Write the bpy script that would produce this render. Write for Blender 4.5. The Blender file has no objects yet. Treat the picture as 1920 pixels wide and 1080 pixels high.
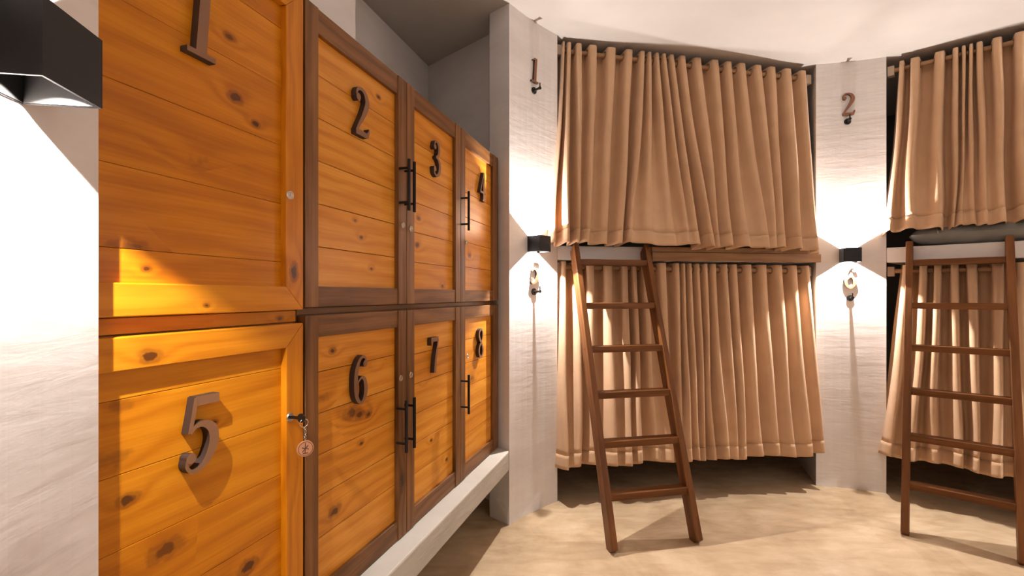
import bpy, bmesh, math, random
from mathutils import Vector, Matrix
random.seed(7)
S = bpy.context.scene
C = S.collection
PI = math.pi

# ------------------------------------------------------------------ camera, world, exposure
F = 900.0; CX = 960.0; HY = 553.0; CAMZ = 1.2
cd = bpy.data.cameras.new('camera'); cam = bpy.data.objects.new('camera', cd); C.objects.link(cam)
cam.location = (0, 0, CAMZ); cam.rotation_euler = (PI/2, 0, 0)
cd.sensor_width = 36; cd.lens = F/1920*36; cd.shift_y = (HY-540)/1920; cd.clip_start = .02; cd.clip_end = 50
S.camera = cam
w = bpy.data.worlds.new('world'); S.world = w; w.use_nodes = True
w.node_tree.nodes['Background'].inputs[0].default_value = (1, .9, .8, 1)
w.node_tree.nodes['Background'].inputs[1].default_value = 0.0
S.view_settings.view_transform = 'Standard'; S.view_settings.look = 'None'
S.view_settings.gamma = 1; S.view_settings.exposure = 0.08
S.view_settings.use_curve_mapping = False
LAMP_W = 62.0                      # watts of each half of a wall lamp
LAMP_COL = (1.0, .93, .885)
FILL_W = 7.0                      # added fill globe behind the camera
try: S.cycles.use_denoising = True
except Exception: pass

# ------------------------------------------------------------------ helpers
def tag(o, label=None, cat=None, group=None, kind=None):
    if label: o['label'] = label
    if cat: o['category'] = cat
    if group: o['group'] = group
    if kind: o['kind'] = kind
    return o
def link(o, parent=None):
    C.objects.link(o)
    if parent is not None: o.parent = parent
    return o
def empty(name, loc=(0, 0, 0), rz=0, parent=None):
    o = bpy.data.objects.new(name, None); o.empty_display_size = .05
    o.location = loc; o.rotation_euler = (0, 0, rz)
    return link(o, parent)
def mesh_obj(name, verts, faces, mat, parent=None, smooth=False, bevel=0, seg=2, loc=None, rot=None):
    bm = bmesh.new()
    vs = [bm.verts.new(v) for v in verts]
    for f in faces:
        try: bm.faces.new([vs[i] for i in f])
        except ValueError: pass
    return bm_obj(name, bm, mat, parent, smooth, bevel, seg, loc, rot)
def bm_obj(name, bm, mat, parent=None, smooth=False, bevel=0, seg=2, loc=None, rot=None):
    bmesh.ops.recalc_face_normals(bm, faces=bm.faces)
    if bevel:
        bmesh.ops.bevel(bm, geom=[e for e in bm.edges if e.is_manifold and e.calc_face_angle(0) > .5], offset=bevel,
                        segments=seg, affect='EDGES', profile=.5)
    me = bpy.data.meshes.new(name); bm.to_mesh(me); bm.free()
    me.materials.append(mat)
    if smooth:
        for p in me.polygons: p.use_smooth = True
    o = bpy.data.objects.new(name, me)
    if loc is not None: o.location = loc
    if rot is not None: o.rotation_euler = rot
    return link(o, parent)
BOXF = [(0, 1, 3, 2), (4, 6, 7, 5), (0, 4, 5, 1), (2, 3, 7, 6), (0, 2, 6, 4), (1, 5, 7, 3)]
def box_v(x0, x1, y0, y1, z0, z1):
    return [(x, y, z) for x in (x0, x1) for y in (y0, y1) for z in (z0, z1)]
def box(name, x0, x1, y0, y1, z0, z1, mat, parent=None, bevel=0, **k):
    return mesh_obj(name, box_v(x0, x1, y0, y1, z0, z1), BOXF, mat, parent, bevel=bevel, **k)
def add_box(bm, x0, x1, y0, y1, z0, z1):
    vs = [bm.verts.new(v) for v in box_v(x0, x1, y0, y1, z0, z1)]
    for f in BOXF: bm.faces.new([vs[i] for i in f])
def prism(name, pts, z0, z1, mat, parent=None, bevel=0, ztop=None):
    n = len(pts)
    v = [(p[0], p[1], z0) for p in pts] + [(p[0], p[1], ztop(p[0], p[1]) if ztop else z1) for p in pts]
    f = [tuple(range(n))[::-1], tuple(range(n, 2*n))] + [(i, (i+1) % n, n+(i+1) % n, n+i) for i in range(n)]
    return mesh_obj(name, v, f, mat, parent, bevel=bevel)
def add_cyl(bm, p0, p1, r, n=12, r1=None, cap=True):
    p0, p1 = Vector(p0), Vector(p1); d = (p1-p0).normalized()
    a = d.orthogonal().normalized(); b = d.cross(a)
    r1 = r if r1 is None else r1
    A = [bm.verts.new(p0+r*(math.cos(2*PI*i/n)*a+math.sin(2*PI*i/n)*b)) for i in range(n)]
    B = [bm.verts.new(p1+r1*(math.cos(2*PI*i/n)*a+math.sin(2*PI*i/n)*b)) for i in range(n)]
    for i in range(n): bm.faces.new((A[i], A[(i+1) % n], B[(i+1) % n], B[i]))
    if cap: bm.faces.new(A[::-1]); bm.faces.new(B)
def add_torus(bm, c, ax, R, r, n=16, m=6, arc=2*PI):
    c = Vector(c); ax = Vector(ax).normalized(); a = ax.orthogonal().normalized(); b = ax.cross(a)
    rings = []
    for i in range(n):
        t = arc*i/n; d = math.cos(t)*a+math.sin(t)*b
        rings.append([bm.verts.new(c+d*(R+r*math.cos(2*PI*j/m))+ax*r*math.sin(2*PI*j/m)) for j in range(m)])
    for i in range(n):
        for j in range(m):
            bm.faces.new((rings[i][j], rings[(i+1) % n][j], rings[(i+1) % n][(j+1) % m], rings[i][(j+1) % m]))
class Frame:
    """a vertical face: X along it (left to right seen from the room), Y into the wall, Z up"""
    def __init__(s, A, B=None, ang=None, L=None):
        s.A = Vector(A)
        if B is not None:
            d = Vector(B)-s.A; s.L = d.length; s.ang = math.atan2(d.y, d.x)
        else: s.L = L; s.ang = ang
        s.d = Vector((math.cos(s.ang), math.sin(s.ang))); s.n = Vector((-s.d.y, s.d.x))
    def pt(s, a, y=0): return s.A+s.d*a+s.n*y
    def hit(s, px, py=None, y=0):
        """where the photograph's line of sight meets the face: (a, z)"""
        t = (px-CX)/F; P = s.A+s.n*y
        a = (t*P.y-P.x)/(s.d.x-t*s.d.y); q = s.pt(a, y)
        return (a, CAMZ+(HY-py)/F*q.y) if py is not None else a
    def empty(s, name, a, y, z): 
        p = s.pt(a, y); return empty(name, (p.x, p.y, z), s.ang)

# ------------------------------------------------------------------ materials
def newmat(name):
    m = bpy.data.materials.new(name); m.use_nodes = True
    nt = m.node_tree; b = nt.nodes['Principled BSDF']
    return m, nt, b
def N(nt, t, **k):
    n = nt.nodes.new(t)
    for a, v in k.items(): setattr(n, a, v)
    return n
def plain(name, col, rough=.5, metal=0, bump=0, bscale=200, spec=.5):
    m, nt, b = newmat(name)
    tc = N(nt, 'ShaderNodeTexCoord'); nz = N(nt, 'ShaderNodeTexNoise'); nz.inputs['Scale'].default_value = 14; nz.inputs['Detail'].default_value = 4
    nt.links.new(tc.outputs['Object'], nz.inputs['Vector'])
    mx = N(nt, 'ShaderNodeMix', data_type='RGBA')
    mx.inputs[6].default_value = (*[c*.88 for c in col], 1); mx.inputs[7].default_value = (*[min(1, c*1.1) for c in col], 1)
    nt.links.new(nz.outputs['Fac'], mx.inputs[0]); nt.links.new(mx.outputs[2], b.inputs['Base Color'])
    b.inputs['Roughness'].default_value = rough; b.inputs['Metallic'].default_value = metal
    b.inputs['Specular IOR Level'].default_value = spec
    if bump:
        n2 = N(nt, 'ShaderNodeTexNoise'); n2.inputs['Scale'].default_value = bscale
        nt.links.new(tc.outputs['Object'], n2.inputs['Vector'])
        bp = N(nt, 'ShaderNodeBump'); bp.inputs['Strength'].default_value = bump; bp.inputs['Distance'].default_value = .002
        nt.links.new(n2.outputs['Fac'], bp.inputs['Height']); nt.links.new(bp.outputs[0], b.inputs['Normal'])
    return m
def ramp(nt, stops, interp='LINEAR'):
    r = N(nt, 'ShaderNodeValToRGB'); cr = r.color_ramp; cr.interpolation = interp
    while len(cr.elements) < len(stops): cr.elements.new(.5)
    for e, (p, c) in zip(cr.elements, stops):
        e.position = p; e.color = (*c, 1) if len(c) == 3 else c
    return r
def math_n(nt, op, a, b=None, c=None):
    n = N(nt, 'ShaderNodeMath', operation=op)
    for i, v in enumerate((a, b, c)):
        if v is None: continue
        if isinstance(v, (int, float)): n.inputs[i].default_value = v
        else: nt.links.new(v, n.inputs[i])
    return n.outputs[0]
def plaster(name, c0, c1, rough=.75, bump=.35, stain=0.0):
    m, nt, b = newmat(name)
    geo = N(nt, 'ShaderNodeNewGeometry')
    mp = N(nt, 'ShaderNodeMapping'); mp.inputs['Scale'].default_value = (1.0, 1.0, 2.6)
    nt.links.new(geo.outputs['Position'], mp.inputs['Vector'])
    n1 = N(nt, 'ShaderNodeTexNoise'); n1.inputs['Scale'].default_value = 2.6; n1.inputs['Detail'].default_value = 6; n1.inputs['Roughness'].default_value = .6
    nt.links.new(mp.outputs[0], n1.inputs['Vector'])
    r = ramp(nt, [(.3, c0), (.68, c1)]); nt.links.new(n1.outputs['Fac'], r.inputs[0])
    out = r.outputs[0]
    if stain:
        n3 = N(nt, 'ShaderNodeTexNoise'); n3.inputs['Scale'].default_value = 5.5; n3.inputs['Detail'].default_value = 5; n3.inputs['Distortion'].default_value = .8
        mp3 = N(nt, 'ShaderNodeMapping'); mp3.inputs['Rotation'].default_value = (-.75, 0, 0); mp3.inputs['Scale'].default_value = (1.2, .55, 1.9)
        nt.links.new(geo.outputs['Position'], mp3.inputs['Vector']); nt.links.new(mp3.outputs[0], n3.inputs['Vector'])
        r3 = ramp(nt, [(.52, (0, 0, 0)), (.74, (1, 1, 1))]); nt.links.new(n3.outputs['Fac'], r3.inputs[0])
        mx = N(nt, 'ShaderNodeMix', data_type='RGBA'); mx.inputs[7].default_value = (.42, .36, .31, 1)
        nt.links.new(math_n(nt, 'MULTIPLY', r3.outputs[0], stain), mx.inputs[0]); nt.links.new(out, mx.inputs[6]); out = mx.outputs[2]
    nt.links.new(out, b.inputs['Base Color'])
    b.inputs['Roughness'].default_value = rough; b.inputs['Specular IOR Level'].default_value = .25
    mp2 = N(nt, 'ShaderNodeMapping'); mp2.inputs['Scale'].default_value = (2.5, 2.5, 14)
    nt.links.new(geo.outputs['Position'], mp2.inputs['Vector'])
    n2 = N(nt, 'ShaderNodeTexNoise'); n2.inputs['Scale'].default_value = 2.2; n2.inputs['Detail'].default_value = 8; n2.inputs['Roughness'].default_value = .55; n2.inputs['Distortion'].default_value = .4
    nt.links.new(mp2.outputs[0], n2.inputs['Vector'])
    bp = N(nt, 'ShaderNodeBump'); bp.inputs['Strength'].default_value = bump; bp.inputs['Distance'].default_value = .012
    nt.links.new(n2.outputs['Fac'], bp.inputs['Height']); nt.links.new(bp.outputs[0], b.inputs['Normal'])
    return m
def wood(name, light, mid, dark, knot, freq=55, rough=.34, coat=.25, knots=True, knot_scale=1.0, bump=.12):
    """boards run along their own X; explicit knots come from the board's custom properties knot_a / knot_b (x, z, radius)"""
    m, nt, b = newmat(name)
    tc = N(nt, 'ShaderNodeTexCoord'); oi = N(nt, 'ShaderNodeObjectInfo')
    sep = N(nt, 'ShaderNodeSeparateXYZ'); nt.links.new(tc.outputs['Object'], sep.inputs[0])
    X, Y, Z = sep.outputs
    rnd = oi.outputs['Random']
    off = N(nt, 'ShaderNodeCombineXYZ')
    for i, k in enumerate((13.7, 7.1, 29.3)): nt.links.new(math_n(nt, 'MULTIPLY', rnd, k), off.inputs[i])
    add = N(nt, 'ShaderNodeVectorMath', operation='ADD'); nt.links.new(tc.outputs['Object'], add.inputs[0]); nt.links.new(off.outputs[0], add.inputs[1])
    P = add.outputs[0]
    mp = N(nt, 'ShaderNodeMapping'); mp.inputs['Scale'].default_value = (1.6, 5, 7); nt.links.new(P, mp.inputs['Vector'])
    n1 = N(nt, 'ShaderNodeTexNoise'); n1.inputs['Scale'].default_value = 1.0; n1.inputs['Detail'].default_value = 3; n1.inputs['Roughness'].default_value = .5
    nt.links.new(mp.outputs[0], n1.inputs['Vector'])
    kn_ = N(nt, 'ShaderNodeTexNoise'); kn_.inputs['Scale'].default_value = 55; kn_.inputs['Detail'].default_value = 2; nt.links.new(P, kn_.inputs['Vector'])
    def knot_profile(q, gate):
        out = None
        for lo_, hi_, wt in ((.75, .45, .55), (1.35, .9, .42)):
            ms = N(nt, 'ShaderNodeMapRange', interpolation_type='SMOOTHSTEP'); ms.inputs[1].default_value = lo_; ms.inputs[2].default_value = hi_
            nt.links.new(q, ms.inputs[0]); v_ = math_n(nt, 'MULTIPLY', ms.outputs[0], wt)
            out = v_ if out is None else math_n(nt, 'ADD', out, v_)
        return math_n(nt, 'MULTIPLY', out, gate)
    # explicit knots
    kmask = None; kdist = None
    for nm in ('knot_a', 'knot_b'):
        at = N(nt, 'ShaderNodeAttribute', attribute_type='OBJECT', attribute_name=nm)
        s2 = N(nt, 'ShaderNodeSeparateXYZ'); nt.links.new(at.outputs['Vector'], s2.inputs[0])
        dx = math_n(nt, 'MULTIPLY', math_n(nt, 'SUBTRACT', X, s2.outputs[0]), .6); dz = math_n(nt, 'SUBTRACT', Z, s2.outputs[1])
        d = math_n(nt, 'SQRT', math_n(nt, 'ADD', math_n(nt, 'MULTIPLY', dx, dx), math_n(nt, 'MULTIPLY', dz, dz)))
        rr = math_n(nt, 'MAXIMUM', s2.outputs[2], 1e-5)
        q = math_n(nt, 'ADD', math_n(nt, 'DIVIDE', d, rr), math_n(nt, 'MULTIPLY', math_n(nt, 'SUBTRACT', kn_.outputs['Fac'], .5), 1.1))
        has = math_n(nt, 'GREATER_THAN', s2.outputs[2], .0005)
        q2 = math_n(nt, 'DIVIDE', d, rr)
        g = math_n(nt, 'MULTIPLY', math_n(nt, 'EXPONENT', math_n(nt, 'MULTIPLY', math_n(nt, 'MULTIPLY', q2, q2), -.22)), has)
        mk = knot_profile(q, has)
        kmask = mk if kmask is None else math_n(nt, 'MAXIMUM', kmask, mk)
        kdist = g if kdist is None else math_n(nt, 'ADD', kdist, g)
    if knots:
        vm = N(nt, 'ShaderNodeMapping'); vm.inputs['Scale'].default_value = (2.6*knot_scale, 2, 5.0*knot_scale); nt.links.new(P, vm.inputs['Vector'])
        vo = N(nt, 'ShaderNodeTexVoronoi', voronoi_dimensions='3D', feature='F1'); vo.inputs['Scale'].default_value = 1.6
        nt.links.new(vm.outputs[0], vo.inputs['Vector'])
        sc = N(nt, 'ShaderNodeSeparateColor'); nt.links.new(vo.outputs['Color'], sc.inputs[0])
        gate = math_n(nt, 'GREATER_THAN', sc.outputs[0], .6)
        rad = math_n(nt, 'ADD', math_n(nt, 'MULTIPLY', sc.outputs[1], .10), .05)
        q = math_n(nt, 'DIVIDE', vo.outputs['Distance'], rad)
        qn = math_n(nt, 'ADD', q, math_n(nt, 'MULTIPLY', math_n(nt, 'SUBTRACT', kn_.outputs['Fac'], .5), 1.1))
        kmask = math_n(nt, 'MAXIMUM', kmask, math_n(nt, 'MULTIPLY', knot_profile(qn, gate), .85))
        kdist = math_n(nt, 'ADD', kdist, math_n(nt, 'MULTIPLY', math_n(nt, 'EXPONENT', math_n(nt, 'MULTIPLY', math_n(nt, 'MULTIPLY', q, q), -.2)), gate))
    # growth rings
    v = math_n(nt, 'ADD', math_n(nt, 'MULTIPLY', Z, freq*2.2), math_n(nt, 'MULTIPLY', n1.outputs['Fac'], freq*.32))
    v = math_n(nt, 'ADD', v, math_n(nt, 'MULTIPLY', kdist, 7.0))
    v = math_n(nt, 'ADD', v, math_n(nt, 'MULTIPLY', Y, freq*1.5))
    ring = math_n(nt, 'ADD', math_n(nt, 'MULTIPLY', math_n(nt, 'SINE', v), .5), .5)
    fm = N(nt, 'ShaderNodeMapping'); fm.inputs['Scale'].default_value = (6, 60, 190); nt.links.new(P, fm.inputs['Vector'])
    n2 = N(nt, 'ShaderNodeTexNoise'); n2.inputs['Scale'].default_value = 1; n2.inputs['Detail'].default_value = 4
    nt.links.new(fm.outputs[0], n2.inputs['Vector'])
    bm_ = N(nt, 'ShaderNodeMapping'); bm_.inputs['Scale'].default_value = (2.2, 3, 9); nt.links.new(P, bm_.inputs['Vector'])
    n3 = N(nt, 'ShaderNodeTexNoise'); n3.inputs['Scale'].default_value = 1; n3.inputs['Detail'].default_value = 2
    nt.links.new(bm_.outputs[0], n3.inputs['Vector'])
    t = math_n(nt, 'ADD', math_n(nt, 'MULTIPLY', math_n(nt, 'POWER', ring, 1.6), .17), math_n(nt, 'MULTIPLY', n2.outputs['Fac'], .40))
    t = math_n(nt, 'ADD', t, math_n(nt, 'MULTIPLY', n3.outputs['Fac'], .5))
    t = math_n(nt, 'ADD', t, math_n(nt, 'MULTIPLY', math_n(nt, 'SUBTRACT', rnd, .5), .12))
    t = math_n(nt, 'ADD', t, math_n(nt, 'MULTIPLY', kdist, .12))
    r = ramp(nt, [(.3, light), (.58, mid), (.92, dark)]); nt.links.new(t, r.inputs[0])
    mx = N(nt, 'ShaderNodeMix', data_type='RGBA'); nt.links.new(kmask, mx.inputs[0]); nt.links.new(r.outputs[0], mx.inputs[6])
    mx.inputs[7].default_value = (*knot, 1)
    nt.links.new(mx.outputs[2], b.inputs['Base Color'])
    b.inputs['Roughness'].default_value = rough; b.inputs['Coat Weight'].default_value = coat; b.inputs['Coat Roughness'].default_value = .22
    b.inputs['Specular IOR Level'].default_value = .22
    bp = N(nt, 'ShaderNodeBump'); bp.inputs['Strength'].default_value = bump; bp.inputs['Distance'].default_value = .0015
    nt.links.new(t, bp.inputs['Height']); nt.links.new(bp.outputs[0], b.inputs['Normal'])
    return m
def cloth(name, c0, c1):
    m, nt, b = newmat(name)
    tc = N(nt, 'ShaderNodeTexCoord')
    n1 = N(nt, 'ShaderNodeTexNoise'); n1.inputs['Scale'].default_value = 9; n1.inputs['Detail'].default_value = 4; nt.links.new(tc.outputs['Object'], n1.inputs['Vector'])
    r = ramp(nt, [(.3, c0), (.7, c1)]); nt.links.new(n1.outputs['Fac'], r.inputs[0])
    nt.links.new(r.outputs[0], b.inputs['Base Color'])
    b.inputs['Roughness'].default_value = .85; b.inputs['Specular IOR Level'].default_value = .15
    b.inputs['Sheen Weight'].default_value = .15; b.inputs['Sheen Roughness'].default_value = .5
    n2 = N(nt, 'ShaderNodeTexNoise'); n2.inputs['Scale'].default_value = 26; n2.inputs['Detail'].default_value = 3; n2.inputs['Distortion'].default_value = .6
    nt.links.new(tc.outputs['Object'], n2.inputs['Vector'])
    bp = N(nt, 'ShaderNodeBump'); bp.inputs['Strength'].default_value = .12; bp.inputs['Distance'].default_value = .006
    nt.links.new(n2.outputs['Fac'], bp.inputs['Height']); nt.links.new(bp.outputs[0], b.inputs['Normal'])
    return m
def concrete(name):
    m, nt, b = newmat(name)
    geo = N(nt, 'ShaderNodeNewGeometry')
    n1 = N(nt, 'ShaderNodeTexNoise'); n1.inputs['Scale'].default_value = 2.3; n1.inputs['Detail'].default_value = 8; n1.inputs['Roughness'].default_value = .62; n1.inputs['Distortion'].default_value = .9
    nt.links.new(geo.outputs['Position'], n1.inputs['Vector'])
    r = ramp(nt, [(.28, (.40, .28, .165)), (.5, (.56, .41, .255)), (.72, (.70, .54, .36))]); nt.links.new(n1.outputs['Fac'], r.inputs[0])
    mp = N(nt, 'ShaderNodeMapping'); mp.inputs['Rotation'].default_value = (0, 0, -.35); mp.inputs['Scale'].default_value = (4, 11, 4)
    nt.links.new(geo.outputs['Position'], mp.inputs['Vector'])
    n2 = N(nt, 'ShaderNodeTexNoise'); n2.inputs['Scale'].default_value = 1.6; n2.inputs['Detail'].default_value = 7; n2.inputs['Distortion'].default_value = .5
    nt.links.new(mp.outputs[0], n2.inputs['Vector'])
    mx = N(nt, 'ShaderNodeMix', data_type='RGBA', blend_type='SOFT_LIGHT'); mx.inputs[0].default_value = .65
    nt.links.new(r.outputs[0], mx.inputs[6]); nt.links.new(n2.outputs['Fac'], mx.inputs[7])
    nt.links.new(mx.outputs[2], b.inputs['Base Color'])
    b.inputs['Roughness'].default_value = .48; b.inputs['Specular IOR Level'].default_value = .35
    bp = N(nt, 'ShaderNodeBump'); bp.inputs['Strength'].default_value = .08; bp.inputs['Distance'].default_value = .01
    nt.links.new(n2.outputs['Fac'], bp.inputs['Height']); nt.links.new(bp.outputs[0], b.inputs['Normal'])
    return m

M = {}
M['plaster'] = plaster('white_plaster', (.74, .705, .69), (.83, .80, .79), bump=.13)
M['plaster_worn'] = plaster('worn_white_plaster', (.66, .61, .585), (.77, .72, .695), bump=.08, stain=.7)
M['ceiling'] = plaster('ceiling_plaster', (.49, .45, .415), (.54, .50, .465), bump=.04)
M['shelf'] = plaster('shelf_plaster', (.46, .43, .375), (.57, .54, .48), bump=.25)
M['alcove'] = plaster('shaded_alcove_plaster', (.16, .15, .15), (.2, .19, .19), bump=.2)  # shade of the unlit bunk recesses put into the plaster colour
M['floor'] = concrete('polished_concrete')
M['pine'] = wood('orange_pine', (.66, .25, .008), (.51, .163, .002), (.33, .088, .002), (.085, .022, .003), coat=.12, rough=.4)
M['pine_light'] = wood('light_pine', (.76, .34, .045), (.61, .225, .016), (.37, .11, .005), (.09, .024, .004), coat=.12, rough=.4)
M['pine_frame'] = wood('orange_pine_frame', (.68, .265, .010), (.55, .185, .004), (.35, .095, .002), (.085, .022, .003), freq=75, coat=.12, rough=.4)
M['brown'] = wood('brown_stained_wood', (.26, .115, .036), (.155, .062, .017), (.045, .017, .005), (.03, .010, .004), freq=70, rough=.45, coat=.04, knot_scale=.7)
M['ladder'] = wood('ladder_wood', (.22, .085, .025), (.13, .046, .011), (.06, .02, .006), (.04, .012, .004), freq=60, rough=.45, coat=.03, knots=False)
M['rail'] = wood('bed_rail_wood', (.34, .18, .075), (.24, .12, .045), (.14, .065, .022), (.12, .05, .02), freq=60, rough=.5, coat=.05, knots=False)
M['rod'] = wood('rod_wood', (.50, .31, .18), (.42, .25, .14), (.30, .17, .09), (.1, .05, .02), freq=40, rough=.55, coat=0, knots=False)
M['bracket'] = plain('pale_bracket_wood', (.55, .44, .33), .6)
M['digit'] = plain('stained_number_wood', (.22, .10, .045), .5, bump=.1)
M['digit_copper'] = plain('coppery_number', (.27, .11, .055), .45, bump=.1)
M['digit_side'] = plain('burnt_cut_edge', (.035, .016, .010), .6)
M['black'] = plain('black_metal', (.006, .0055, .006), .5, spec=.3)
M['hook'] = plain('dark_iron', (.02, .018, .016), .38, .6)
M['chrome'] = plain('brushed_nickel', (.62, .58, .52), .25, 1)
M['white_in'] = plain('lamp_reflector', (.012, .0115, .011), .5, spec=.2)
M['curtain'] = cloth('tan_curtain', (.59, .385, .235), (.66, .435, .27))
M['hem'] = cloth('tan_curtain_hem', (.59, .385, .235), (.66, .435, .27))
M['pillow'] = cloth('grey_pillow', (.20, .195, .175), (.25, .245, .225))
M['eyelet'] = plain('bronze_eyelet', (.25, .17, .11), .35, .8)
M['tag'] = plain('wooden_tag', (.42, .19, .09), .5)
M['tagmark'] = plain('burnt_mark', (.06, .02, .012), .6)
M['slot'] = plain('lock_slot', (.01, .01, .01), .5)

# ------------------------------------------------------------------ plan of the round room
def CEIL(x, y=0): return CAMZ+1.513-.035*(x-.2)
# locker bank front: origin on the plane, u runs along it
LK = Frame((-.864, 0), ang=math.atan2(1, .311), L=3)
def zu(px): return LK.hit(px)
U = [.655, 1.219, 1.707, 2.166, 2.640, 2.665]
P1, P2 = Vector((-.014, 2.5)), Vector((.2635, 2.79))
P3, P4 = Vector((1.916, 3.025)), Vector((2.264, 2.903))
COL1 = Frame(P1, P2); COL2 = Frame(P3, P4)
E0 = Vector((-.61, .708)); COL0 = Frame(E0-Vector((-.165, .986))*.37, E0)
BAY1 = Frame(P2, P3)
BAY2 = Frame(P4, ang=math.radians(-43.5), L=1.67)
P5 = BAY2.pt(1.67); COL3 = Frame(P5, ang=math.radians(-84), L=.38); P6 = COL3.pt(.38)
C4a, C4b = Vector((2.36, -.33)), Vector((1.98, -.49)); COL4 = Frame(C4a, C4b)

def arc(fr, sag=.012, n=8):
    return [fr.pt(fr.L*i/n, sag*4*(i/n)*(1-i/n)) for i in range(n+1)]
def sag_at(fr, a, sag=.012):
    t = a/fr.L; return sag*4*t*(1-t)

# floor and ceiling
fl = prism('floor', [(-2.0, -1.7), (5.4, -1.7), (5.4, 4.8), (-2.0, 4.8)], -.1, 0, M['floor']); tag(fl, 'polished beige concrete floor with cloudy marks', None, None, 'structure')
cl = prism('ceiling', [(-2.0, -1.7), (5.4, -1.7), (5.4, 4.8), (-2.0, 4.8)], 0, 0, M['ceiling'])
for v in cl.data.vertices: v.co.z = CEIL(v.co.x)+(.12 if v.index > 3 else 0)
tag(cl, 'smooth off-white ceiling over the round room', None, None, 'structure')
# pillars and walls
n1, n2 = COL1.n, COL2.n
col1 = arc(COL1)+[P2+n1*1.3, Vector((-.95, 3.70)), Vector((-.563, 3.23)), Vector((-.134, 2.81)), P1+n1*.147]
tag(prism('wall_center', col1, 0, 0, M['plaster'], ztop=lambda x, y: CEIL(x)+.02), 'white plaster pillar wall between the lockers and the first bunk', None, None, 'structure')
col2 = arc(COL2)+[P4+n2*1.3, P3+n2*1.3]
tag(prism('wall_right', col2, 0, 0, M['plaster'], ztop=lambda x, y: CEIL(x)+.02), 'white plaster pillar wall between the two bunk bays', None, None, 'structure')
col0 = arc(COL0)+[E0+COL0.n*.02, COL0.pt(COL0.L-.082, .060), COL0.pt(COL0.L-.082, .5), COL0.pt(0, .5)]
tag(prism('wall_left', col0, 0, 0, M['plaster_worn'], ztop=lambda x, y: CEIL(x)+.02), 'near white plaster pillar at the left edge', None, None, 'structure')
nb0, nb1 = Vector((-.563, 3.23)), Vector((-1.454, .365))
ni = Vector((-.955, .297))
tag(prism('wall_niche', [nb1, nb0, nb0+ni*.12, nb1+ni*.12], 0, 0, M['plaster'], ztop=lambda x, y: CEIL(x)+.02), 'grey-white plaster wall behind the lockers', None, None, 'structure')
q0 = Vector((-.62, 1.9)); q1 = q0-LK.d*1.1
tag(prism('wall_pier', [q1, q0, q0+ni*.38, q1+ni*.38], 0, 0, M['plaster'], ztop=lambda x, y: CEIL(x)+.02), 'white plaster pier rising behind lockers 1 and 2', None, None, 'structure')
b1 = [P2+n1*1.28, P3+n2*1.28]
tag(prism('wall_alcove', [b1[0], b1[1], b1[1]+Vector((-.1, .3)), b1[0]+Vector((-.1, .3))], 0, 0, M['alcove'], ztop=lambda x, y: CEIL(x)+.02), 'back wall of the first bunk, coloured dark for shade', None, None, 'structure')
n3 = COL3.n
b2 = [P4+n2*1.28, P5+n3*1.28]
tag(prism('wall_alcove', [b2[0], b2[1], b2[1]+Vector((.3, .3)), b2[0]+Vector((.3, .3))], 0, 0, M['alcove'], ztop=lambda x, y: CEIL(x)+.02), 'back wall of the second bunk, coloured dark for shade', None, None, 'structure')
col3 = arc(COL3)+[P6+n3*1.3, P5+n3*1.3]
tag(prism('wall_side', col3, 0, 0, M['plaster'], ztop=lambda x, y: CEIL(x)+.02), 'white plaster pillar beyond the second bunk', None, None, 'structure')
bk = [P6, Vector((3.1, .3)), C4a, C4b, Vector((.95, -.78)), Vector((.7, -1.25)), Vector((-.62, -1.2)), COL0.pt(0)]
bo = [Vector((-1.2, -.2)), Vector((-1.0, -1.5)), Vector((1.2, -1.5)), Vector((3.2, -1.2)), Vector((4.6, .6)), Vector((4.6, 1.2))]
tag(prism('wall_back', bk+bo, 0, 0, M['plaster'], ztop=lambda x, y: CEIL(x)+.02), 'white plaster wall closing the room behind the viewer', None, None, 'structure')
# masonry ledge under the lockers
s0, s1 = LK.pt(.52, -.07), LK.pt(2.69, -.07)
sh = prism('trim_3', [LK.pt(.50, -.072), LK.pt(2.618, -.072), P1+n1*.004, P1+n1*.147, LK.pt(2.70, .64), LK.pt(.50, .64)], .29, .39, M['shelf'], bevel=.006)
tag(sh, 'cream plastered masonry ledge carrying the lockers', None, None, 'structure')
# bunk slabs, flush with the pillars
def slab(name, fr, z0, z1, label):
    a = [fr.pt(.0), fr.pt(fr.L), fr.pt(fr.L-.1, 1.0), fr.pt(.1, 1.0)]
    tag(prism(name, a, z0, z1, M['plaster'], bevel=.005), label, None, None, 'structure')
slab('trim_1', BAY1, 1.405, 1.487, 'white bunk slab edge behind the first ladder')
slab('trim_2', BAY2, 1.395, 1.485, 'white bunk slab edge behind the second ladder')

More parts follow.
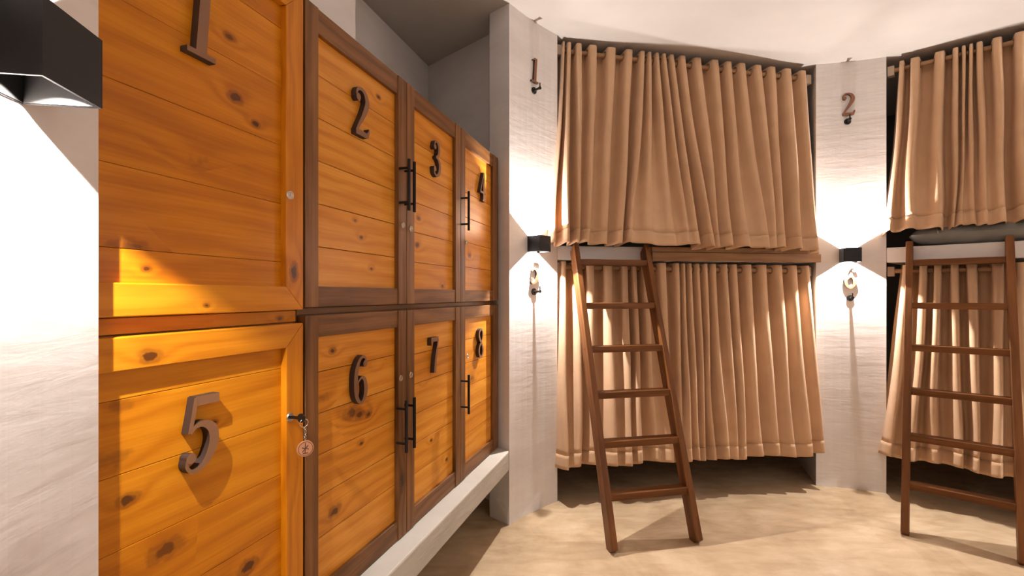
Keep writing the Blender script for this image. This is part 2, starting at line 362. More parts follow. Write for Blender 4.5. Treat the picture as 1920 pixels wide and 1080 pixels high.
# ------------------------------------------------------------------ numbers
def cr_curve(pts, n=7, closed=False):
    out = []; m = len(pts)
    rng = range(m if closed else m-1)
    for i in rng:
        if closed: p = [pts[(i+j-1) % m] for j in range(4)]
        else: p = [pts[max(0, min(m-1, i+j-1))] for j in range(4)]
        for k in range(n):
            t = k/n
            out.append(tuple(.5*((2*p[1][c])+(-p[0][c]+p[2][c])*t+(2*p[0][c]-5*p[1][c]+4*p[2][c]-p[3][c])*t*t+(-p[0][c]+3*p[1][c]-3*p[2][c]+p[3][c])*t**3) for c in range(3)))
    if not closed: out.append(tuple(pts[-1]))
    return out
def add_stroke(bm, pts, h, th, closed=False, lift=0):
    """pts (x, y, width) in units of the height; front at y=-th, back at 0"""
    n = len(pts); L = []; R = []
    for i in range(n):
        a = pts[(i-1) % n] if (closed or i > 0) else pts[i]; b = pts[(i+1) % n] if (closed or i < n-1) else pts[i]
        d = Vector((b[0]-a[0], b[1]-a[1]));
        d = d.normalized() if d.length > 1e-9 else Vector((1, 0))
        nn = Vector((-d.y, d.x)); p = Vector(pts[i][:2]); w_ = pts[i][2]/2
        L.append(p+nn*w_); R.append(p-nn*w_)
    def V(p, y): return bm.verts.new(((p.x)*h, y, (p.y)*h))
    y0, y1 = -th-lift, 0
    Lf = [V(p, y0) for p in L]; Rf = [V(p, y0) for p in R]; Lb = [V(p, y1) for p in L]; Rb = [V(p, y1) for p in R]
    for i in range(n if closed else n-1):
        j = (i+1) % n
        bm.faces.new((Lf[i], Lf[j], Rf[j], Rf[i])); bm.faces.new((Lb[j], Lb[i], Rb[i], Rb[j]))
        bm.faces.new((Lf[j], Lf[i], Lb[i], Lb[j])); bm.faces.new((Rf[i], Rf[j], Rb[j], Rb[i]))
    if not closed:
        bm.faces.new((Lf[0], Rf[0], Rb[0], Lb[0])); bm.faces.new((Rf[-1], Lf[-1], Lb[-1], Rb[-1]))
def add_ball(bm, x, y, r, h, th, lift=.0006):
    n = 18
    A = [bm.verts.new(((x+r*math.cos(2*PI*i/n))*h, -th-lift, (y+r*math.sin(2*PI*i/n))*h)) for i in range(n)]
    B = [bm.verts.new((v.co.x, 0, v.co.z)) for v in A]
    for i in range(n): bm.faces.new((A[i], A[(i+1) % n], B[(i+1) % n], B[i]))
    bm.faces.new(A[::-1]); bm.faces.new(B)
DIG = {
 1: ([([(.30, 1.0, .15), (.26, .5, .15), (.225, .04, .16)], 0), ([(.02, .035, .07), (.44, .035, .07)], 0), ([(.31, .955, .085), (.2, .95, .06), (.11, .90, .045)], 0)], []),
 2: ([([(.085, .77, .06), (.06, .85, .06), (.12, .945, .075), (.25, .965, .085), (.37, .89, .13), (.42, .74, .16), (.36, .57, .15), (.25, .38, .11), (.14, .22, .085), (.07, .09, .08)], 1),
      ([(.03, .06, .12), (.2, .065, .13), (.38, .06, .12), (.46, .075, .11)], 1), ([(.43, .08, .09), (.475, .15, .06), (.485, .22, .03)], 0)], [(.11, .775, .075)]),
 3: ([([(.10, .80, .05), (.12, .91, .06), (.22, .968, .07), (.34, .91, .12), (.38, .77, .14), (.33, .61, .10), (.19, .535, .055)], 1),
      ([(.19, .535, .055), (.34, .49, .10), (.425, .33, .15), (.37, .12, .13), (.22, .032, .07), (.09, .09, .06), (.075, .2, .05)], 1)], [(.125, .80, .07), (.115, .2, .075)]),
 4: ([([(.37, 1.0, .13), (.36, .5, .13), (.35, .02, .14)], 0), ([(.35, .985, .05), (.03, .30, .055)], 0), ([(.01, .295, .07), (.50, .295, .07)], 0), ([(.22, .03, .06), (.48, .03, .06)], 0)], []),
 5: ([([(.165, .94, .125), (.52, .935, .125)], 0), ([(.175, .99, .06), (.13, .75, .06), (.085, .53, .06)], 0),
      ([(.085, .535, .05), (.17, .61, .065), (.29, .62, .10), (.41, .53, .15), (.435, .36, .16), (.36, .17, .13), (.24, .05, .085), (.11, .03, .06), (.04, .11, .055), (.06, .22, .05)], 1)], [(.10, .205, .07)]),
 6: ([([(.40, .80, .05), (.395, .92, .06), (.31, .968, .065), (.19, .90, .09), (.09, .70, .13), (.065, .42, .14), (.10, .17, .12), (.22, .035, .07), (.34, .09, .10), (.41, .27, .14), (.37, .47, .11), (.27, .545, .06), (.16, .48, .05), (.10, .38, .05)], 1)], [(.375, .82, .07)]),
 7: ([([(.04, .93, .12), (.47, .93, .12)], 0), ([(.05, .98, .05), (.045, .78, .035)], 0), ([(.455, .93, .07), (.39, .70, .09), (.30, .40, .12), (.25, .02, .15)], 1)], []),
 8: ([([(.25, .967, .075), (.11, .90, .09), (.07, .77, .12), (.15, .62, .12), (.25, .53, .1), (.37, .40, .12), (.42, .24, .13), (.36, .09, .1), (.24, .033, .07), (.11, .09, .10), (.05, .24, .12), (.12, .41, .09), (.25, .53, .06), (.35, .63, .07), (.40, .77, .10), (.37, .90, .08)], 2)], []),
}
def digit_bm(n, h=.14, th=.016):
    bm = bmesh.new(); strokes, balls = DIG[n]
    for i, (pts, mode) in enumerate(strokes):
        pts = [(x-.25, y, w_*(.9 if mode else 1)) for x, y, w_ in pts]
        q = cr_curve(pts, 6, mode == 2) if mode else pts
        add_stroke(bm, q, h, th, mode == 2, lift=.0003*i)
    for i, (x, y, r) in enumerate(balls): add_ball(bm, x-.25, y, r, h, th, .0009+.0003*i)
    return bm

def edge_mat(o, m, my=-.7):
    o.data.materials.append(m)
    for p in o.data.polygons:
        if p.normal.y > my: p.material_index = 1
    return o

# ------------------------------------------------------------------ lockers
def board(name, L, W, T, mat, parent, cx, y0, cz, vertical=False, miter=0, bevel=.0012, knots=()):
    """a board, X along its length, front at y0; miter shortens the +Z (or -Z) edge"""
    hl, hw = L/2, W/2
    top = hl-(W if miter > 0 else 0); bot = hl-(W if miter < 0 else 0)
    v = []
    for y in (0, T): v += [(-bot, y, -hw), (bot, y, -hw), (top, y, hw), (-top, y, hw)]
    f = [(0, 1, 2, 3), (7, 6, 5, 4), (0, 4, 5, 1), (1, 5, 6, 2), (2, 6, 7, 3), (3, 7, 4, 0)]
    o = mesh_obj(name, v, f, mat, parent, bevel=bevel, seg=2, loc=(cx, y0, cz), rot=(0, -PI/2 if vertical else 0, 0))
    for nm, k in zip(('knot_a', 'knot_b'), knots): o[nm] = [float(k[0]), float(k[1]), .78*float(k[2])]
    return o
def handle_mesh():
    bm = bmesh.new()
    add_cyl(bm, (0, -.036, -.084), (0, -.036, .084), .0055, 12)
    for z in (-.056, .056): add_cyl(bm, (0, -.034, z), (0, 0, z), .0042, 10)
    return bm
def lock_parts(parent, x, z):
    bm = bmesh.new()
    add_torus(bm, (0, -.0015, 0), (0, 1, 0), .0085, .0025, 20, 6)
    add_cyl(bm, (0, -.0025, 0), (0, .001, 0), .0065, 16)
    bmesh.ops.translate(bm, verts=bm.verts, vec=(0, 0, 0))
    add_box(bm, -.0008, .0008, -.0032, -.0024, -.004, .004)
    return bm_obj('lock', bm, M['chrome'], parent, smooth=False, loc=(x, 0, z))
KNOTS = {}
ZB, ZT = .392, 1.925
def uz(px, py):
    a, z = LK.hit(px, py); return a, z
def make_locker(n, u0, u1, z0, z1, style, joints, handle=None, lock=None, num=None, label='', lst=.05, rst=.05, rb=.055, rt=.055, knots={}, numsize=.14, rail=True):
    """joints: world heights of plank joints; handle / lock / num in world (u, z)"""
    root = LK.empty('locker', u0, 0, z0); tag(root, label, 'locker', 'numbered pine lockers')
    W = u1-u0; H = z1-z0; g = .0015
    # carcass
    bm = bmesh.new()
    cb = .026; dep = .31
    add_box(bm, 0, .018, cb, dep, 0, H); add_box(bm, W-.018, W, cb, dep, 0, H)
    add_box(bm, .018, W-.018, cb, dep, 0, .018); add_box(bm, .018, W-.018, cb, dep, H-.018, H); add_box(bm, .018, W-.018, dep-.01, dep, .018, H-.018)
    bm_obj('carcass', bm, M['brown'], root)
    dr = empty('door', (g, 0, g), 0, root)
    w_, h_ = W-2*g, H-2*g
    fm = M['pine_frame'] if style == 'pine' else M['brown']
    T = .024
    mit = style == 'pine'
    kn = knots.get
    if mit:
        board('stile', h_, lst, T, fm, dr, lst/2, 0, h_/2, True, miter=-1, bevel=.002, knots=kn('lst', ()))
        board('stile', h_, rst, T, fm, dr, w_-rst/2, 0, h_/2, True, miter=1, bevel=.002, knots=kn('rst', ()))
        # square the rails to the stiles' mitre by giving them equal width
        board('rail', w_-.0006, rb, T, fm, dr, w_/2, .0, rb/2, False, miter=1, bevel=.002, knots=kn('rb', ()))
        board('rail', w_-.0006, rt, T, fm, dr, w_/2, .0, h_-rt/2, False, miter=-1, bevel=.002, knots=kn('rt', ()))
    else:
        board('stile', h_, lst, T, fm, dr, lst/2, 0, h_/2, True, bevel=.0015, knots=kn('lst', ()))
        board('stile', h_, rst, T, fm, dr, w_-rst/2, 0, h_/2, True, bevel=.0015, knots=kn('rst', ()))
        board('rail', w_-lst-rst, rb, T-.003, fm, dr, lst+(w_-lst-rst)/2, .003, rb/2, False, bevel=.0015, knots=kn('rb', ()))
        board('rail', w_-lst-rst, rt, T-.003, fm, dr, lst+(w_-lst-rst)/2, .003, h_-rt/2, False, bevel=.0015, knots=kn('rt', ()))
    # planks between the rails, joints recessed
    edges = [rb-.006]+[j-z0-g for j in joints]+[h_-rt+.006]
    pl, pr = lst-.006, w_-rst+.006
    for i in range(len(edges)-1):
        a, b = edges[i]+(.0003 if mit else .0007), edges[i+1]-(.0003 if mit else .0007)
        board('plank', pr-pl, b-a, .006, M['pine' if mit else 'pine_light'], dr, (pl+pr)/2, .0155+random.uniform(-.0003, .0003), (a+b)/2, False, bevel=.0010 if mit else .0016, knots=kn(i, ()))
    if handle:
        bm_obj('handle', handle_mesh(), M['black'], dr, smooth=False, loc=(handle[0]-u0-g, 0, handle[1]-z0-g))
    if lock: lock_parts(dr, lock[0]-u0-g, lock[1]-z0-g)
    if num:
        edge_mat(bm_obj('number', digit_bm(n, numsize, .017), M['digit'], dr, loc=(num[0]-u0-g, .0155, num[1]-numsize/2-z0-g), bevel=0), M['digit_side'])
    return root
def jl(z0, step, z1, *extra):
    out = []; z = z0
    while z < z1-.02: out.append(z); z += step
    return out
UB, LT = 1.168, 1.150      # upper doors' bottom, lower doors' top
up = dict(z0=UB, z1=ZT); lo = dict(z0=ZB, z1=LT)
def lk_uz(px, py): a, z = LK.hit(px, py); return (a, z)
c1 = U[0]
make_locker(1, U[0], U[1]-.004, 1.163, ZT, 'pine', [1.276, 1.411, 1.546, 1.681, 1.816], None, lk_uz(543, 366), (lk_uz(380, 50)[0], 1.716),
            'orange-framed pine locker numbered 1, upper row, beside the near white pillar', .055, .055, .055, .055,
            knots={'rst': [(-.29, .004, .017)], 3: [(.10, -.005, .016), (.15, -.042, .010)], 'rb': [(.02, -.012, .006)], 0: [(-.08, .0, .007)], 4: [(-.10, .03, .012)]})
make_locker(5, U[0], U[1]-.004, ZB, 1.134, 'pine', [.54, .663, .785, .908, 1.03], None, lk_uz(543, 782), lk_uz(377, 812),
            'orange-framed pine locker numbered 5 with a key in its lock, lower row', .055, .055, .055, .055,
            knots={'rt': [(-.085, -.008, .016)], 3: [(-.11, .015, .014)], 4: [(.05, -.02, .008)], 1: [(.13, .02, .02)], 2: [(-.12, -.03, .018)]})
make_locker(2, U[1], U[2], UB, ZT, 'brown', jl(1.324, .11, 1.86), (LK.hit(767, None, -.036), 1.561), lk_uz(755, 422), lk_uz(679, 211),
            'dark-framed pine locker numbered 2, upper row, second from the left', .047, .052, .052, .062,
            knots={1: [(.01, -.01, .008), (-.02, .035, .006)], 0: [(.06, .01, .006)], 5: [(.10, .0, .009)]})
make_locker(6, U[1], U[2], ZB, LT, 'brown', jl(.574, .107, 1.07), (LK.hit(762, None, -.036), .773), lk_uz(751, 709), lk_uz(677, 712),
            'dark-framed pine locker numbered 6, lower row, second from the left', .047, .052, .062, .055,
            knots={3: [(.0, .01, .017), (.045, .0, .013)], 2: [(.01, .03, .008)], 1: [(-.11, -.01, .018)], 5: [(-.12, .0, .012)]})
make_locker(3, U[2], U[3], UB, ZT, 'brown', jl(1.317, .107, 1.86), (LK.hit(777, None, -.036), 1.561), lk_uz(770, 429), lk_uz(819, 298),
            'dark-framed pine locker numbered 3, upper row, third from the left', .052, .05, .052, .062,
            knots={2: [(-.12, .0, .012)], 1: [(-.13, .01, .014)], 0: [(.08, -.03, .01)]})
make_locker(7, U[2], U[3], ZB, LT, 'brown', jl(.56, .107, 1.07), (LK.hit(777, None, -.036), .773), lk_uz(770, 703), lk_uz(815, 666),
            'dark-framed pine locker numbered 7, lower row, third from the left', .052, .05, .062, .055, knots={1: [(-.02, .03, .01)], 0: [(.12, .02, .012)]})
make_locker(4, U[3], U[5], UB, ZT, 'brown', jl(1.326, .112, 1.86), (LK.hit(879, None, -.036), 1.561), lk_uz(874, 455), lk_uz(905, 350),
            'dark-framed pine locker numbered 4, upper row, next to the far white pillar', .05, .075, .052, .062, knots={1: [(-.1, .0, .014)]})
make_locker(8, U[3], U[5], ZB, LT, 'brown', jl(.57, .107, 1.07), (LK.hit(879, None, -.036), .773), lk_uz(876, 668), lk_uz(902, 643),
            'dark-framed pine locker numbered 8, lower row, next to the far white pillar', .05, .075, .062, .055)
# strip of the cabinet face closing the joint between the two rows
rr = LK.empty('locker_rail', U[0], .026, 1.1345); tag(rr, 'narrow brown wooden strip between the upper and lower lockers', 'trim')
L0, L1 = U[1]-U[0], U[5]-U[0]
board('board', L0-.003, .0275, .25, M['pine_frame'], rr, L0/2, 0, .014)
board('board', L1-L0-.003, .0165, .25, M['brown'], rr, (L0+L1)/2, 0, .0245)

# ------------------------------------------------------------------ key in locker 5
ku, kz = lk_uz(543, 782)
ky = LK.empty('locker_key', ku, -.003, kz); tag(ky, 'small key with ring, chain and round wooden tag hanging from the lock of locker 5', 'key')
bm = bmesh.new()
add_box(bm, -.0012, .0012, -.022, .0, -.0035, .0035)
add_cyl(bm, (-.0016, -.03, 0), (.0016, -.03, 0), .0105, 18)
bm_obj('key', bm, M['hook'], ky)
bm = bmesh.new(); add_torus(bm, (0.004, -.034, -.012), (.5, 1, .1), .0095, .0009, 24, 6); bm_obj('ring', bm, M['chrome'], ky, smooth=True)
bm = bmesh.new()
for i in range(5): add_torus(bm, (.006, -.035, -.0245-.0058*i), (1, 0, 0) if i % 2 else (0, 1, 0), .0032, .0008, 12, 5)
bm_obj('chain', bm, M['chrome'], ky, smooth=True)
bm = bmesh.new(); add_cyl(bm, (0, -.0018, 0), (0, .0018, 0), .0185, 40)
tg = bm_obj('tag', bm, M['tag'], ky, bevel=.0006, loc=(.006, -.036, -.071), rot=(0, 0, -.62))
bm = bmesh.new()
add_torus(bm, (0, -.0019, 0), (0, 1, 0), .0155, .0006, 40, 5)
for a, b in (((.0, .013), (-.001, -.009)), ((-.008, .003), (.007, -.002)), ((.006, .007), (-.007, -.007)), ((-.006, -.0105), (.006, -.0105))):
    add_cyl(bm, (a[0], -.0018, a[1]), (b[0], -.0018, b[1]), .0010, 6)
bm_obj('mark', bm, M['tagmark'], tg)

# ------------------------------------------------------------------ wall lamps
def make_lamp(fr, a, z, label, w_=.094, d=.088, h=.086, power=1.0, up_cone=114):
    y = sag_at(fr, a)
    root = fr.empty('wall_lamp', a, y, z); tag(root, label, 'wall lamp', 'black up-and-down wall lamps')
    t = .003
    bm = bmesh.new()
    for x0, x1, y0, y1 in ((-w_/2, -w_/2+t, -d, 0), (w_/2-t, w_/2, -d, 0), (-w_/2+t, w_/2-t, -d, -d+t), (-w_/2+t, w_/2-t, -t, 0)):
        add_box(bm, x0, x1, y0, y1, -h/2, h/2)
    bm_obj('housing', bm, M['black'], root)
    bm = bmesh.new(); t2 = .0012; e = t+.0002
    for x0, x1, y0, y1 in ((-w_/2+e, -w_/2+e+t2, -d+e, -e), (w_/2-e-t2, w_/2-e, -d+e, -e), (-w_/2+e+t2, w_/2-e-t2, -d+e, -d+e+t2), (-w_/2+e+t2, w_/2-e-t2, -e-t2, -e)):
        add_box(bm, x0, x1, y0, y1, -h/2+.001, h/2-.001)
    bm_obj('reflector', bm, M['white_in'], root)
    bm = bmesh.new(); add_box(bm, -.014, .014, -d*.5-.016, -d*.5+.016, -.004, .004); add_box(bm, -.014, .014, -d*.5+.016, -e-t2, -.006, .006)
    bm_obj('led_holder', bm, M['black'], root)
    for sgn in (-1, 1):
        ld = bpy.data.lights.new('bulb', 'SPOT'); ld.energy = LAMP_W*power; ld.color = LAMP_COL; ld.shadow_soft_size = .004
        ld.spot_size = math.radians(up_cone if sgn > 0 else 114); ld.spot_blend = .06
        lo_ = bpy.data.objects.new('bulb', ld); lo_.location = (0, -d*.5, sgn*.009)
        lo_.rotation_euler = (0 if sgn < 0 else PI, 0, 0); link(lo_, root)
    return root
make_lamp(COL1, COL1.L*.5, 1.478, 'black cube wall lamp above the number 5 on the pillar left of the first ladder')
make_lamp(COL2, COL2.hit(1595.5, None, -.045), 1.443, 'black cube wall lamp above the number 6 on the pillar between the bunks')
make_lamp(COL0, COL0.L-.165, 1.477, 'large near black cube wall lamp at the top left edge', power=.62, up_cone=88)
make_lamp(COL3, COL3.L*.5, 1.45, 'black cube wall lamp on the pillar beyond the second bunk')
make_lamp(COL4, COL4.L*.5, 1.45, 'black cube wall lamp on the wall behind the viewer')

# fill light added behind the viewer's right shoulder, given a hanging globe body
pd = empty('fill_globe', (1.25, -.05, 2.28)); tag(pd, 'glowing globe added behind the viewer as fill light', 'fill light')
bm = bmesh.new(); add_cyl(bm, (0, 0, .13), (0, 0, CEIL(1.25)-2.28), .004, 8); add_cyl(bm, (0, 0, .10), (0, 0, .16), .035, 16); bm_obj('cord', bm, M['black'], pd)
bm = bmesh.new(); bmesh.ops.create_uvsphere(bm, u_segments=24, v_segments=14, radius=.12)
gm, gnt, gb = newmat('fill_glow'); gb.inputs['Emission Color'].default_value = (1, .88, .78, 1); gb.inputs['Emission Strength'].default_value = FILL_W/(PI*4*PI*.12**2)
bm_obj('globe', bm, gm, pd, smooth=True)

# ------------------------------------------------------------------ numbers and hooks on the pillars
def wall_number(fr, n, px, py, label, size=.14):
    a, z = fr.hit(px, py); y = sag_at(fr, a)
    o = edge_mat(bm_obj('wall_number', digit_bm(n, size, .012), M['digit_copper']), M['digit_side'])
    p = fr.pt(a, y); o.location = (p.x, p.y, z-size/2); o.rotation_euler = (0, 0, fr.ang)
    tag(o, label, 'number', 'numbers on the pillars')
wall_number(COL1, 1, 1004, 132, 'coppery wooden number 1 high on the pillar beside the lockers', .135)
wall_number(COL1, 5, 1003, 510, 'number 5 under the lamp on the pillar beside the lockers', .135)
wall_number(COL2, 2, 1591, 195, 'coppery wooden number 2 high on the pillar between the bunks', .14)
wall_number(COL2, 6, 1595, 521, 'number 6 under the lamp on the pillar between the bunks', .135)
def wall_hook(fr, px, py, label):
    a, z = fr.hit(px, py); y = sag_at(fr, a)
    r = fr.empty('wall_hook', a, y, z); tag(r, label, 'hook', 'dark coat hooks on the pillars')
    bm = bmesh.new(); add_cyl(bm, (0, -.007, 0), (0, 0, 0), .019, 24); bm_obj('plate', bm, M['hook'], r, bevel=.0015)
    bm = bmesh.new(); add_cyl(bm, (0, -.046, .002), (0, -.005, 0), .0062, 12); add_cyl(bm, (0, -.05, .002), (0, -.042, .002), .0085, 14); add_cyl(bm, (0, -.046, .004), (.0, -.046, .03), .0034, 10)
    bm_obj('peg', bm, M['hook'], r)
wall_hook(COL1, 1003.5, 169, 'dark round hook high on the pillar beside the lockers, under the number 1')
wall_hook(COL1, 1003.5, 547, 'dark hook below the lamp on the pillar beside the lockers, under the number 5')
wall_hook(COL2, 1590, 227, 'dark round hook high on the pillar between the bunks, under the number 2')
wall_hook(COL2, 1595, 559, 'dark hook below the lamp on the pillar between the bunks, under the number 6')

# ------------------------------------------------------------------ curtain rods
def make_rod(fr, y, z0, z1, label, group='wooden curtain rods'):
    root = fr.empty('curtain_rod', 0, y, z0); tag(root, label, 'curtain rod', group)
    L = fr.L; bm = bmesh.new(); add_cyl(bm, (.012, 0, 0), (L-.012, 0, z1-z0), .0125, 16)
    bm_obj('pole', bm, M['rod'], root, smooth=False)
    for x0, x1, zz in ((.001, .034, 0), (L-.034, L-.001, z1-z0)):
        box('bracket', x0, x1, -.018, .022, zz-.032, zz+.026, M['bracket'], root, bevel=.002)
    return root
RY = .055
R1U = (2.651, 2.578); R1L = (1.366, 1.352); R2U = (2.565, 2.53); R2L = (1.345, 1.33)
make_rod(BAY1, RY, *R1U, 'wooden rod of the upper curtain on the first bunk')
make_rod(BAY1, RY, *R1L, 'wooden rod of the lower curtain on the first bunk')
make_rod(BAY2, RY, *R2U, 'wooden rod of the upper curtain on the second bunk')
make_rod(BAY2, RY, *R2L, 'wooden rod of the lower curtain on the second bunk')

# ------------------------------------------------------------------ curtains
def lerp(a, b, t): return a+(b-a)*t
def interp(arr, k):
    n = len(arr)
    if k <= 0: return arr[0]+(arr[1]-arr[0])*k
    if k >= n-1: return arr[-1]+(arr[-1]-arr[-2])*(k-n+1)
    i = int(k); t = k-i
    p0 = arr[max(i-1, 0)]; p1 = arr[i]; p2 = arr[i+1]; p3 = arr[min(i+2, n-1)]
    return .5*(2*p1+(p2-p0)*t+(2*p0-5*p1+4*p2-p3)*t*t+(3*p1-p0-3*p2+p3)*t**3)
def make_curtain(fr, top, bot, rod, zb, yb, label, ampb, vf, over=.032, seed=1, kend=(.45, .45), sub=12, rows=34):
    rs = random.Random(seed); n = len(top); L = fr.L
    root = fr.empty('curtain', 0, 0, 0); tag(root, label, 'curtain', 'tan curtains of the bunks')
    ph = [rs.uniform(0, 6.28) for _ in range(6)]
    jit = [rs.uniform(-1, 1) for _ in range(n+2)]
    k0, k1 = -kend[0], n-1+kend[1]
    m = int((k1-k0)*sub)
    def surf(k, v, off=0):
        a = lerp(interp(top, k), interp(bot, k), v**1.15 if v > 0 else 0)
        zr = lerp(rod[0], rod[1], min(1, max(0, interp(top, k)/L)))
        c = math.cos(2*PI*k)-.08; e_ = lerp(.09, .40, min(1, v*1.3)); c = math.sqrt(1+e_)*c/math.sqrt(c*c+e_)
        kk = min(max(k, 0), n-1)
        A = lerp(.048, 1.2*interp(ampb, kk), v**.9 if v > 0 else 0)
        f_ = vf[min(max(int(math.floor(k)), 0), len(vf)-1)] if 0 <= k <= n-1 else 1.0
        c = 1-(1-c)*lerp(1, f_, v**1.1 if v > 0 else 0)
        sp = abs(interp(top, k+.5)-interp(top, k-.5))
        a += .055*sp*math.sin(4*PI*k)*(1-min(1, 1.3*v))+.13*sp*math.cos(2*PI*k)*v
        y = lerp(RY, yb, v)-A*c
        y += v*(.014*math.sin(1.3*k+ph[0]+2.2*v)+.008*math.sin(3.1*k+ph[1]+5*v))
        a += v*(.010*math.sin(1.9*k+ph[2]+3*v)+.004*math.sin(9*v+ph[3]+k))
        b_ = zb if not callable(zb) else zb(a)
        z = lerp(zr+over, b_+.006*math.sin(1.7*k+ph[4])+.009*c*v, v)
        if off: y -= off
        return (a, y, z)
    def sheet(name, v0, v1, rows, mat, th, off=0, par=root):
        V = [surf(k0+(k1-k0)*i/m, v0+(v1-v0)*j/rows, off) for j in range(rows+1) for i in range(m+1)]
        Fs = [(j*(m+1)+i, j*(m+1)+i+1, (j+1)*(m+1)+i+1, (j+1)*(m+1)+i) for j in range(rows) for i in range(m)]
        o = mesh_obj(name, V, Fs, mat, par, smooth=True)
        md = o.modifiers.new('thickness', 'SOLIDIFY'); md.thickness = th; md.offset = 0
        return o
    H = rod[0]-(zb if not callable(zb) else zb(.5)); hv = 1-.075/H
    pan = sheet('panel', 0, hv+.002, rows, M['curtain'], .0022)
    sheet('hem', hv, 1, 4, M['hem'], .0042)
    # eyelets where the cloth passes the rod
    vr = over/(H+over); me = None
    for q in range(int(2*(n-1))):
        k = (q+1)//2+(.237 if q % 2 == 0 else -.237)
        p = Vector(surf(k, vr)); p1 = Vector(surf(k+.01, vr)); p2 = Vector(surf(k, vr+.02))
        nn = (p1-p).cross(p2-p).normalized()
        if me is None:
            bm = bmesh.new(); add_torus(bm, (0, 0, 0), (0, 0, 1), .019, .0032, 14, 5); me = bpy.data.meshes.new('eyelet'); bm.to_mesh(me); bm.free(); me.materials.append(M['eyelet'])
            for f in me.polygons: f.use_smooth = True
        o = bpy.data.objects.new('eyelet', me); o.location = p; o.rotation_mode = 'QUATERNION'; o.rotation_quaternion = nn.to_track_quat('Z', 'Y'); link(o, root)
    return root
def pxa(fr, xs, y): return [fr.hit(x, None, y) for x in xs]
t1 = pxa(BAY1, [1056, 1066, 1084, 1110, 1145, 1178, 1203, 1216, 1230, 1243, 1257, 1277, 1305, 1338, 1363, 1388, 1418, 1444, 1473, 1501], RY-.025)
b1_ = pxa(BAY1, [1040, 1057, 1080, 1102, 1130, 1157, 1177, 1212, 1255, 1285, 1306, 1329, 1346, 1370, 1396, 1427, 1450, 1466, 1494, 1526], -.12)
make_curtain(BAY1, t1, b1_, R1U, lambda a: lerp(1.488, 1.468, a/1.67), -.085, 'wide tan curtain of the upper left bunk, hanging above the first ladder',
             [.03, .045, .04, .035, .045, .04, .05, .05, .05, .055, .06, .045, .04, .045, .04, .045, .05, .045, .055, .04],
             [1, .9, .5, .4, .6, 1.15, .12, .08, .08, .12, 1.05, .8, .5, .9, .2, .25, .3, 1.05, .3, 1.0], seed=3, kend=(.5, .72))
t2 = pxa(BAY1, [1056, 1080, 1105, 1139, 1170, 1187, 1207, 1240, 1267, 1279, 1291, 1305, 1320, 1335, 1356, 1373, 1399, 1427, 1456, 1484, 1508], RY-.025)
b2_ = pxa(BAY1, [1054, 1085, 1112, 1145, 1176, 1200, 1226, 1254, 1274, 1290, 1304, 1320, 1336, 1354, 1376, 1396, 1422, 1450, 1480, 1510, 1536], -.06)
make_curtain(BAY1, t2, b2_, R1L, .215, -.05, 'tan curtain of the lower left bunk, behind the first ladder',
             [.045, .035, .03, .035, .03, .03, .03, .03, .03, .035, .03, .03, .035, .03, .03, .03, .035, .03, .035, .03, .035],
             [.5, .8, .9, .5, .8, .9, .4, .8, .3, .9, .5, .9, .9, .4, .7, .8, .9, .7, .9, .8], seed=5, kend=(.4, .4))
t3 = pxa(BAY2, [1692, 1715, 1763, 1792, 1807, 1821, 1836, 1869, 1912], RY-.025); 
while t3[-1] < 1.52: t3.append(t3[-1]+.085)
b3 = pxa(BAY2, [1668, 1705, 1752, 1786, 1806, 1822, 1842, 1880, 1918], -.05)
while len(b3) < len(t3): b3.append(b3[-1]+(1.62-b3[-1])/(len(t3)-len(b3)))
make_curtain(BAY2, t3, b3, R2U, lambda a: lerp(1.568, 1.585, a/1.2), -.04, 'tan curtain of the upper right bunk, ending above a grey pillow',
             [.03, .045, .05, .028, .02, .022, .03, .045]+[.035]*14,
             [.7, .3, .9, .3, .3, .4, .3, .8]+[.5]*14, seed=8, kend=(.4, .3))
t4 = pxa(BAY2, [1700, 1732, 1758, 1790, 1821, 1872, 1915], RY-.025)
while t4[-1] < 1.52: t4.append(t4[-1]+.085)
b4 = pxa(BAY2, [1664, 1710, 1748, 1792, 1830, 1872, 1915], -.06)
while len(b4) < len(t4): b4.append(b4[-1]+(1.62-b4[-1])/(len(t4)-len(b4)))
make_curtain(BAY2, t4, b4, R2L, lambda a: .245, -.05, 'tan curtain of the lower right bunk, behind the second ladder',
             [.04, .04, .045, .04, .045, .04, .045]+[.035]*14,
             [.9, .9, .8, .9, .7, .9]+[.7]*14, seed=11, kend=(.45, .3))

# ------------------------------------------------------------------ bed rail of the first bunk
a0 = BAY1.hit(1222, None, -.02); a1 = BAY1.hit(1541, None, -.035)
br = BAY1.empty('bed_rail', a0, -.03, 1.403); tag(br, 'brown wooden rail board along the first bunk, right of its ladder', 'bed rail')
Lr = a1-a0
board('board', Lr, .05, .026, M['rail'], br, Lr/2, 0, .026, bevel=.002)
board('cap', Lr-.01, .03, .020, M['rail'], br, Lr/2-.005, .006, .068, bevel=.002)

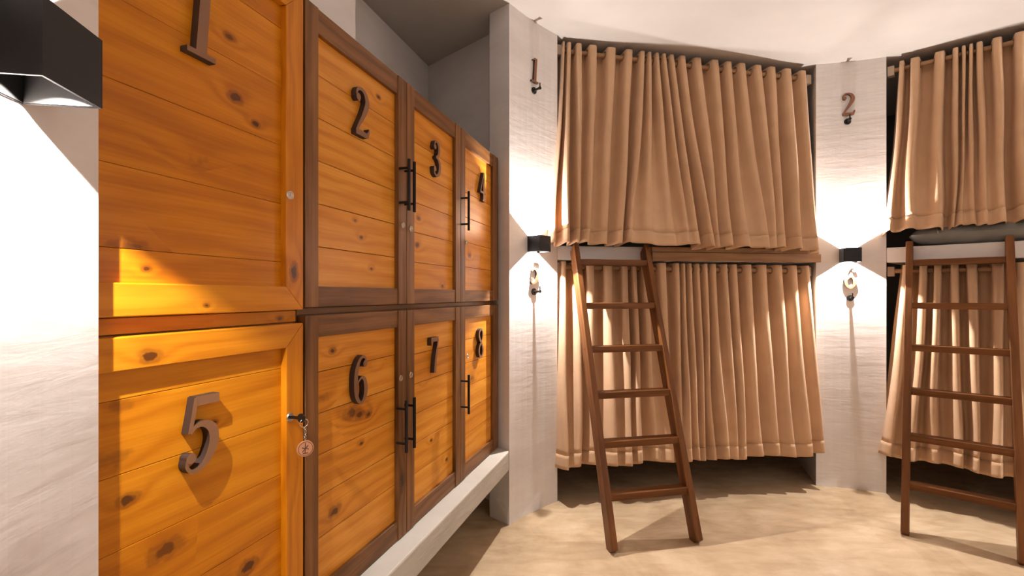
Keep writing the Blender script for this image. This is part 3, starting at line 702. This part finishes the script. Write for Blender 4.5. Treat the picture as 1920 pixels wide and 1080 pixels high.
# ------------------------------------------------------------------ ladders
def make_ladder(px, py, ang, W, run, H, label, t=.03, D=.082):
    y = F*CAMZ/(py-HY); x = (px-CX)/F*y
    root = empty('ladder', (x, y, 0), ang); tag(root, label, 'ladder', 'brown wooden bunk ladders')
    th = math.atan2(run, H); Ln = math.hypot(run, H)
    def rail(x0):
        # own X runs up the rail; ends cut level
        o = empty_board('rail', Ln, D, t, th); o.parent = root; o.location = (x0+t/2, D/2+run/2, H/2)
    def empty_board(name, Ln, D, t, th):
        # local X = along, local Z = depth (tilted), Y = thickness
        c, s = math.cos(th), math.sin(th); Dp = D*c; hl = Ln/2; v = []
        for yy in (-t/2, t/2):
            for zz in (-Dp/2, Dp/2):
                sh_ = zz*math.tan(th)
                v += [(-hl-sh_, yy, zz), (hl-sh_, yy, zz)]
        f = [(0, 1, 3, 2), (4, 6, 7, 5), (0, 4, 5, 1), (2, 3, 7, 6), (0, 2, 6, 4), (1, 5, 7, 3)]
        o = mesh_obj(name, v, f, M['ladder'], None, bevel=.003)
        # columns: where local X, Y, Z go in ladder space (X width, Y inward, Z up)
        ux = Vector((0, s, c)); uz_ = Vector((0, c, -s)); uy = uz_.cross(ux)
        o.rotation_euler = Matrix((ux, uy, uz_)).transposed().to_euler()
        return o
    rail(0); rail(W-t)
    for h in (.23, .457, .684, .911, 1.14, 1.385):
        yc = run*h/H+.041
        o = board('rung', W-2*t+.016, .034, .062, M['ladder'], root, W/2, yc-.031, h, bevel=.004)
    bm = bmesh.new()
    for x0, sx in ((0, -1), (W, 1)):
        for h in (.23, .457, .684, .911, 1.14, 1.385): add_cyl(bm, (x0, run*h/H+.041, h), (x0+sx*.0012, run*h/H+.041, h), .005, 8)
    bm_obj('dowel', bm, M['brown'], root)['kind'] = 'stuff'
    return root
make_ladder(1150, 1046, math.radians(12.1), .466, .53, 1.474, 'brown wooden ladder leaning on the first bunk, nearer the lockers')
make_ladder(1688, 1007, math.radians(-41.5), .44, .56, 1.487, 'brown wooden ladder leaning on the second bunk at the right edge', t=.033)

# ------------------------------------------------------------------ pillow and mattress of the second bunk
def cushion(name, L, W, H, mat, parent, seam=True):
    n, m = 40, 24; V = []; Fs = []
    for s_ in (1, -1):
        for j in range(m+1):
            for i in range(n+1):
                u, v = i/n*2-1, j/m*2-1
                f = max(0, (1-abs(u)**3.2))**.55*max(0, (1-abs(v)**2.6))**.6
                x = u*L/2*(1-.08*v*v); y = v*W/2*(1-.06*u*u)
                z = s_*H/2*f+.004*math.sin(17*u+5*v)*f
                V.append((x, y, z))
    o0 = (n+1)*(m+1)
    for j in range(m):
        for i in range(n):
            a = j*(n+1)+i; Fs.append((a, a+1, a+n+2, a+n+1)); Fs.append((o0+a+n+1, o0+a+n+2, o0+a+1, o0+a))
    return mesh_obj(name, V, Fs, mat, parent, smooth=True)
pa0 = BAY2.hit(1706, None, .10)
pw = BAY2.empty('pillow', pa0+.345, .135, 1.487+.062); tag(pw, 'grey pillow lying on the edge of the upper right bunk', 'pillow')
cushion('cover', .70, .34, .128, M['pillow'], pw)
bm = bmesh.new()
pts = []
for i in range(25):
    v = i/24*2-1; f = max(0, (1-.66**3.2))**.55*max(0, (1-abs(v)**2.6))**.6
    pts.append(Vector((-.66*.35*(1-.08*v*v), v*.17*(1-.06*.44), .059*f+.0015)))
for p, q in zip(pts, pts[1:]): add_cyl(bm, p, q, .0035, 6)
bm_obj('piping', bm, plain('pale_piping', (.36, .35, .32), .8), pw, smooth=True)
mt = BAY2.empty('mattress', .12, .24, 1.486); tag(mt, 'dark mattress on the upper right bunk slab, behind the pillow', 'mattress')
box('pad', 0, 1.43, .22, .72, 0, .10, M['pillow'], mt, bevel=.02)
